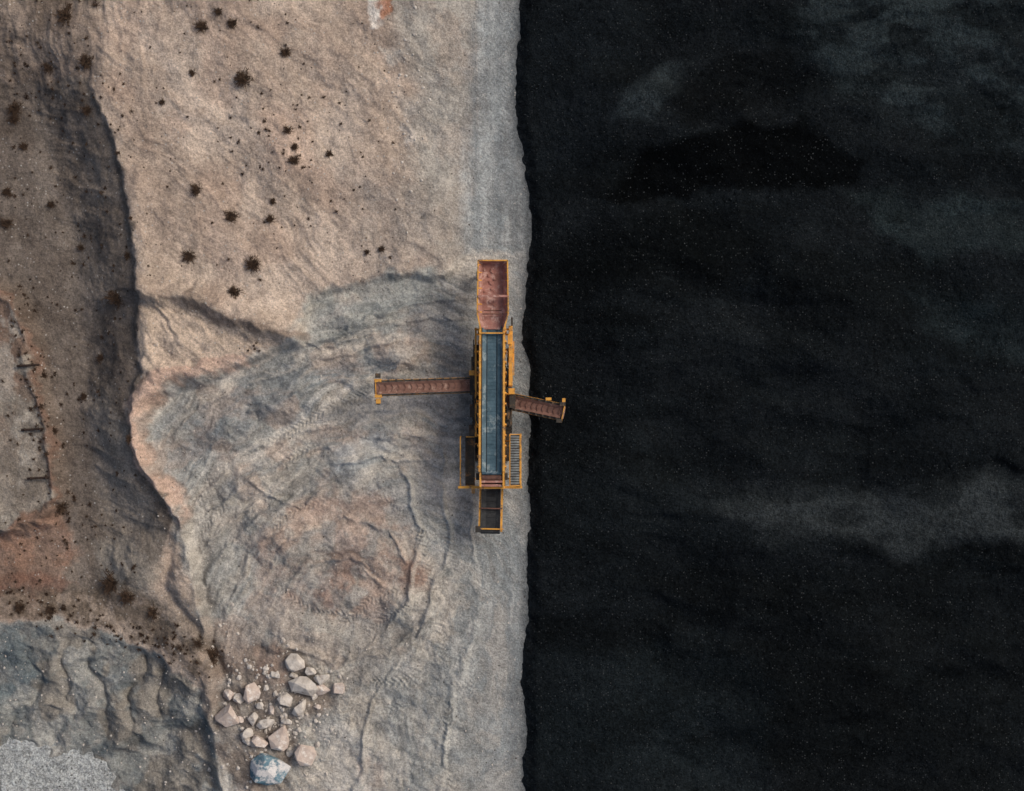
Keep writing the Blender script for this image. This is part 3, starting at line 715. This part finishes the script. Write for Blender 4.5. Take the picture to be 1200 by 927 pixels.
# ------------------------------------------------------------------ boulders
import bmesh
def rock_bm(rx,ry,rz,rg,npts=16):
    bm=bmesh.new()
    for i in range(npts):
        v=Vector((rg.gauss(0,1),rg.gauss(0,1),rg.gauss(0,1))).normalized()*rg.uniform(0.9,1.12)
        bm.verts.new((v.x*rx,v.y*ry,v.z*rz))
    bmesh.ops.convex_hull(bm,input=bm.verts)
    bmesh.ops.delete(bm,geom=[g for g in bm.verts if not g.link_faces],context='VERTS')
    bmesh.ops.dissolve_limit(bm,angle_limit=0.2,verts=bm.verts,edges=bm.edges)
    return bm
rg=random.Random(11)
BL=[(346,776,11,9),(357,803,15,9),(378,794,8,7),(398,806,8,6),(378,807,9,6),(350,826,8,12),(270,836,13,12),(295,810,9,11),
 (268,813,6,6),(281,818,6,6),(359,883,11,12),(328,864,10,14),(305,868,9,9),(313,847,11,6),(288,858,8,7),(322,791,6,4),(334,820,8,9),
 (297,842,6,7),(336,845,6,5),(368,815,5,4),(281,843,5,4),(318,832,4,5),(305,826,4,4),(345,792,5,4),(364,786,7,5),(290,868,5,5),(340,882,4,4),(372,828,4,3)]
for i,(px,py,a,b) in enumerate(BL):
    a*=1.22;b*=1.22
    bm=rock_bm(a/S,b/S,min(a,b)/S*0.85,rg)
    me=bpy.data.meshes.new('boulder'); bm.to_mesh(me); bm.free()
    me.materials.append(M_rock if rg.random()<0.65 else M_rock2)
    ob=bpy.data.objects.new('boulder',me); scene.collection.objects.link(ob)
    p=place(px,py); ob.location=p+Vector((0,0,min(a,b)/S*0.45)); ob.rotation_euler=(0,0,rg.uniform(-.3,.3))
    bv=ob.modifiers.new('b','BEVEL'); bv.width=0.03; bv.segments=2
bm=rock_bm(26/S,20/S,0.7,random.Random(3),22)
me=bpy.data.meshes.new('blue_boulder'); bm.to_mesh(me); bm.free(); me.materials.append(M_brock)
ob=bpy.data.objects.new('blue_boulder',me); scene.collection.objects.link(ob); ob.location=place(315,900)+Vector((0,0,0.3))
bv=ob.modifiers.new('b','BEVEL'); bv.width=0.04; bv.segments=2

def stones(name,spots,mat,rg):
    V=[];F=[]
    base=[(1,0,0),(-1,0,0),(0,1,0),(0,-1,0),(0,0,1),(0,0,-1),(.6,.6,.5),(-.6,.6,.5),(.6,-.6,.5),(-.6,-.6,.5)]
    fc=[(0,6,8),(4,8,6),(2,6,7),(4,6,7)[::-1],(1,7,9),(4,7,9)[::-1],(3,9,8),(4,9,8)[::-1],(0,6,2),(1,7,2),(0,8,3),(1,9,3),(0,2,5),(2,1,5),(1,3,5),(3,0,5)]
    P3=np.array([[s[0],s[1]] for s in spots],float); Z=H_ground(P3[:,0],P3[:,1])
    for (px,py,r),z in zip(spots,Z):
        o=len(V); a=rg.uniform(0,6.28); ca,sa=math.cos(a),math.sin(a); sx=rg.uniform(.7,1.3); sz=rg.uniform(.5,.9)
        for b in base:
            q=[c*rg.uniform(.8,1.15) for c in b]; x=q[0]*r*sx; y=q[1]*r
            V.append(((px-600)/S+x*ca-y*sa,(463.5-py)/S+x*sa+y*ca,z+q[2]*r*sz+r*0.2))
        F+=[tuple(i+o for i in f) for f in fc]
    me=bpy.data.meshes.new(name); me.from_pydata(V,[],F); me.materials.append(mat); me.update()
    ob=bpy.data.objects.new(name,me); scene.collection.objects.link(ob)
rg=random.Random(21); sp=[]
for i in range(260): sp.append((rg.gauss(318,40),rg.gauss(838,42),abs(rg.gauss(0,0.06))+0.04))
for i in range(350): sp.append((rg.uniform(180,600),rg.uniform(330,927),rg.uniform(0.02,0.06)))
for i in range(60): sp.append((rg.uniform(120,600),rg.uniform(0,330),rg.uniform(0.02,0.05)))
for i in range(60): sp.append((rg.gauss(478,16),rg.gauss(140,60),rg.uniform(0.03,0.1)))
for i in range(120): sp.append((rg.uniform(0,240),rg.uniform(750,927),rg.uniform(0.02,0.08)))
stones('scattered_stones',[s for s in sp if s[0]<603],M_rock,rg)

# ------------------------------------------------------------------ shrubs
def shrub_geo(V,F,c,r,rg,n):
    for i in range(n):
        a=rg.uniform(0,6.28318); el=rg.uniform(0.1,1.35); L=r*rg.uniform(0.45,1.05)
        d=Vector((math.cos(a)*math.cos(el),math.sin(a)*math.cos(el),math.sin(el)*0.9))
        base=c+Vector((rg.gauss(0,r*.2),rg.gauss(0,r*.2),0.0)); mid=base+d*L*0.55+Vector((0,0,0.05*r)); tip=base+d*L+Vector((rg.gauss(0,r*.1),rg.gauss(0,r*.1),-0.05*r))
        w=max(0.010,r*0.032)*rg.uniform(.6,1.3); s=Vector((-math.sin(a),math.cos(a),rg.uniform(-.5,.5)))*w
        o=len(V); V+= [tuple(base-s),tuple(base+s),tuple(mid+s),tuple(mid-s),tuple(tip)]
        F+= [(o,o+1,o+2,o+3),(o+3,o+2,o+4)]
        for k in range(3):
            b=base.lerp(tip,rg.uniform(.35,.95)); a2=a+rg.uniform(-1.2,1.2); t=b+Vector((math.cos(a2),math.sin(a2),rg.uniform(0,.6)))*r*rg.uniform(.15,.35)
            s2=Vector((-math.sin(a2),math.cos(a2),0.2))*w*0.8; o=len(V); V+=[tuple(b-s2),tuple(b+s2),tuple(t)]; F.append((o,o+1,o+2))
def mkshrub(name,px,py,r,rg):
    V=[];F=[]; shrub_geo(V,F,Vector((0,0,0)),r,rg,int(rg.uniform(80,140)))
    me=bpy.data.meshes.new(name); me.from_pydata(V,[],F); me.materials.append(M_bush); me.update()
    ob=bpy.data.objects.new(name,me); scene.collection.objects.link(ob); ob.location=place(px,py)
    ob.scale=(rg.uniform(.9,1.25),rg.uniform(.9,1.25),1)
rg=random.Random(31)
SH=[(77,18,13),(102,73,9),(103,130,9),(18,128,10),(18,140,8),(285,93,11),(230,223,9),(270,253,9),(317,257,7),(386,181,6),(221,301,9),
 (297,310,10),(275,343,10),(138,350,14),(237,32,8),(272,28,7),(337,153,6),(345,188,7),(72,595,10),(130,684,12),(57,80,7),(28,172,6),
 (8,225,7),(155,515,6),(98,465,6),(8,262,8),(335,62,7),(256,14,6),(150,700,9),(180,718,9),(247,770,10),(232,755,7),(60,715,8),(25,712,9),
 (430,296,4),(447,292,5),(60,240,6),(95,290,6),(66,505,5),(52,440,5),(118,420,6),(190,120,5),(345,172,5),(150,300,5),(320,236,4),(225,85,5)]
for px,py,r in SH: mkshrub('dry_shrub',px,py,r/S,rg)
spots=[]
for i in range(260): spots.append((rg.uniform(0,165),rg.uniform(90,690),abs(rg.gauss(0,0.07))+0.05))
for i in range(100): spots.append((rg.uniform(120,470),rg.uniform(0,340),abs(rg.gauss(0,0.05))+0.04))
for i in range(50): spots.append((rg.gauss(330,45),rg.gauss(175,45),abs(rg.gauss(0,0.06))+0.06))
for i in range(60): spots.append((rg.uniform(0,120),rg.uniform(0,120),abs(rg.gauss(0,0.09))+0.05))
for i in range(130): 
    t=rg.random(); spots.append((t*250+rg.gauss(0,12),698+t*70+rg.gauss(0,12),abs(rg.gauss(0,0.09))+0.05))
for i in range(55):
    y=rg.uniform(330,640); spots.append((np.interp(y,[330,640],[22,72])+rg.gauss(0,7),y,abs(rg.gauss(0,0.09))+0.06))
for i in range(5): spots.append((rg.uniform(280,310),rg.uniform(400,412),0.1))
A=np.array(spots); ok=(A[:,0]<ridge_x(A[:,1])-4)|(A[:,1]<345)|(A[:,1]>640)|(A[:,0]>275); A=A[ok]
Z=H_ground(A[:,0],A[:,1]); V=[];F=[]
for (px,py,r),z in zip(A,Z): shrub_geo(V,F,Vector(((px-600)/S,(463.5-py)/S,z)),r,rg,26)
me=bpy.data.meshes.new('scrub_tufts'); me.from_pydata(V,[],F); me.materials.append(M_tuft); me.update()
ob=bpy.data.objects.new('scrub_tufts',me); scene.collection.objects.link(ob)

for px,py in ((33,428),(38,503),(45,560)):
    P=Part(); z=max(gh(px-12,py),gh(px+12,py),gh(px,py))+0.12
    P.cyl(W(px-13,py+1,z),W(px+13,py-0.5,z+0.1),0.07,M_wood,8); P.cyl(W(px+9,py,z-0.7),W(px+9,py,z+0.25),0.06,M_wood,8); P.cyl(W(px-9,py,z-0.7),W(px-9,py,z+0.2),0.06,M_wood,8)
    P.make('timber_barrier')

# ------------------------------------------------------------------ light, sky, camera
el=math.radians(42); az=math.radians(62)
w=bpy.data.worlds.new('World'); scene.world=w; w.use_nodes=True; nt=w.node_tree
sky=nt.nodes.new('ShaderNodeTexSky'); sky.sky_type='NISHITA'; sky.sun_disc=False; sky.sun_elevation=el; sky.sun_rotation=az
sky.dust_density=5.0; sky.air_density=1.0; sky.ozone_density=1.0
bg=nt.nodes['Background']; bg.inputs['Strength'].default_value=0.095; nt.links.new(sky.outputs[0],bg.inputs['Color'])
ld=bpy.data.lights.new('sun','SUN'); ld.energy=1.4; ld.angle=math.radians(24); ld.color=(1.0,0.945,0.87)
sun=bpy.data.objects.new('sun',ld); scene.collection.objects.link(sun)
dirv=Vector((math.sin(az)*math.cos(el),math.cos(az)*math.cos(el),math.sin(el)))
sun.rotation_euler=dirv.to_track_quat('Z','Y').to_euler(); sun.location=dirv*100
cd=bpy.data.cameras.new('camera'); cam=bpy.data.objects.new('camera',cd); scene.collection.objects.link(cam)
cd.sensor_width=36; cd.lens=36*CAMH/60.0; cd.clip_end=8000; cd.clip_start=1
cam.location=(0,0,CAMH); cam.rotation_euler=(0,0,0); scene.camera=cam
scene.view_settings.view_transform='Standard'; scene.view_settings.look='None'; scene.view_settings.exposure=0
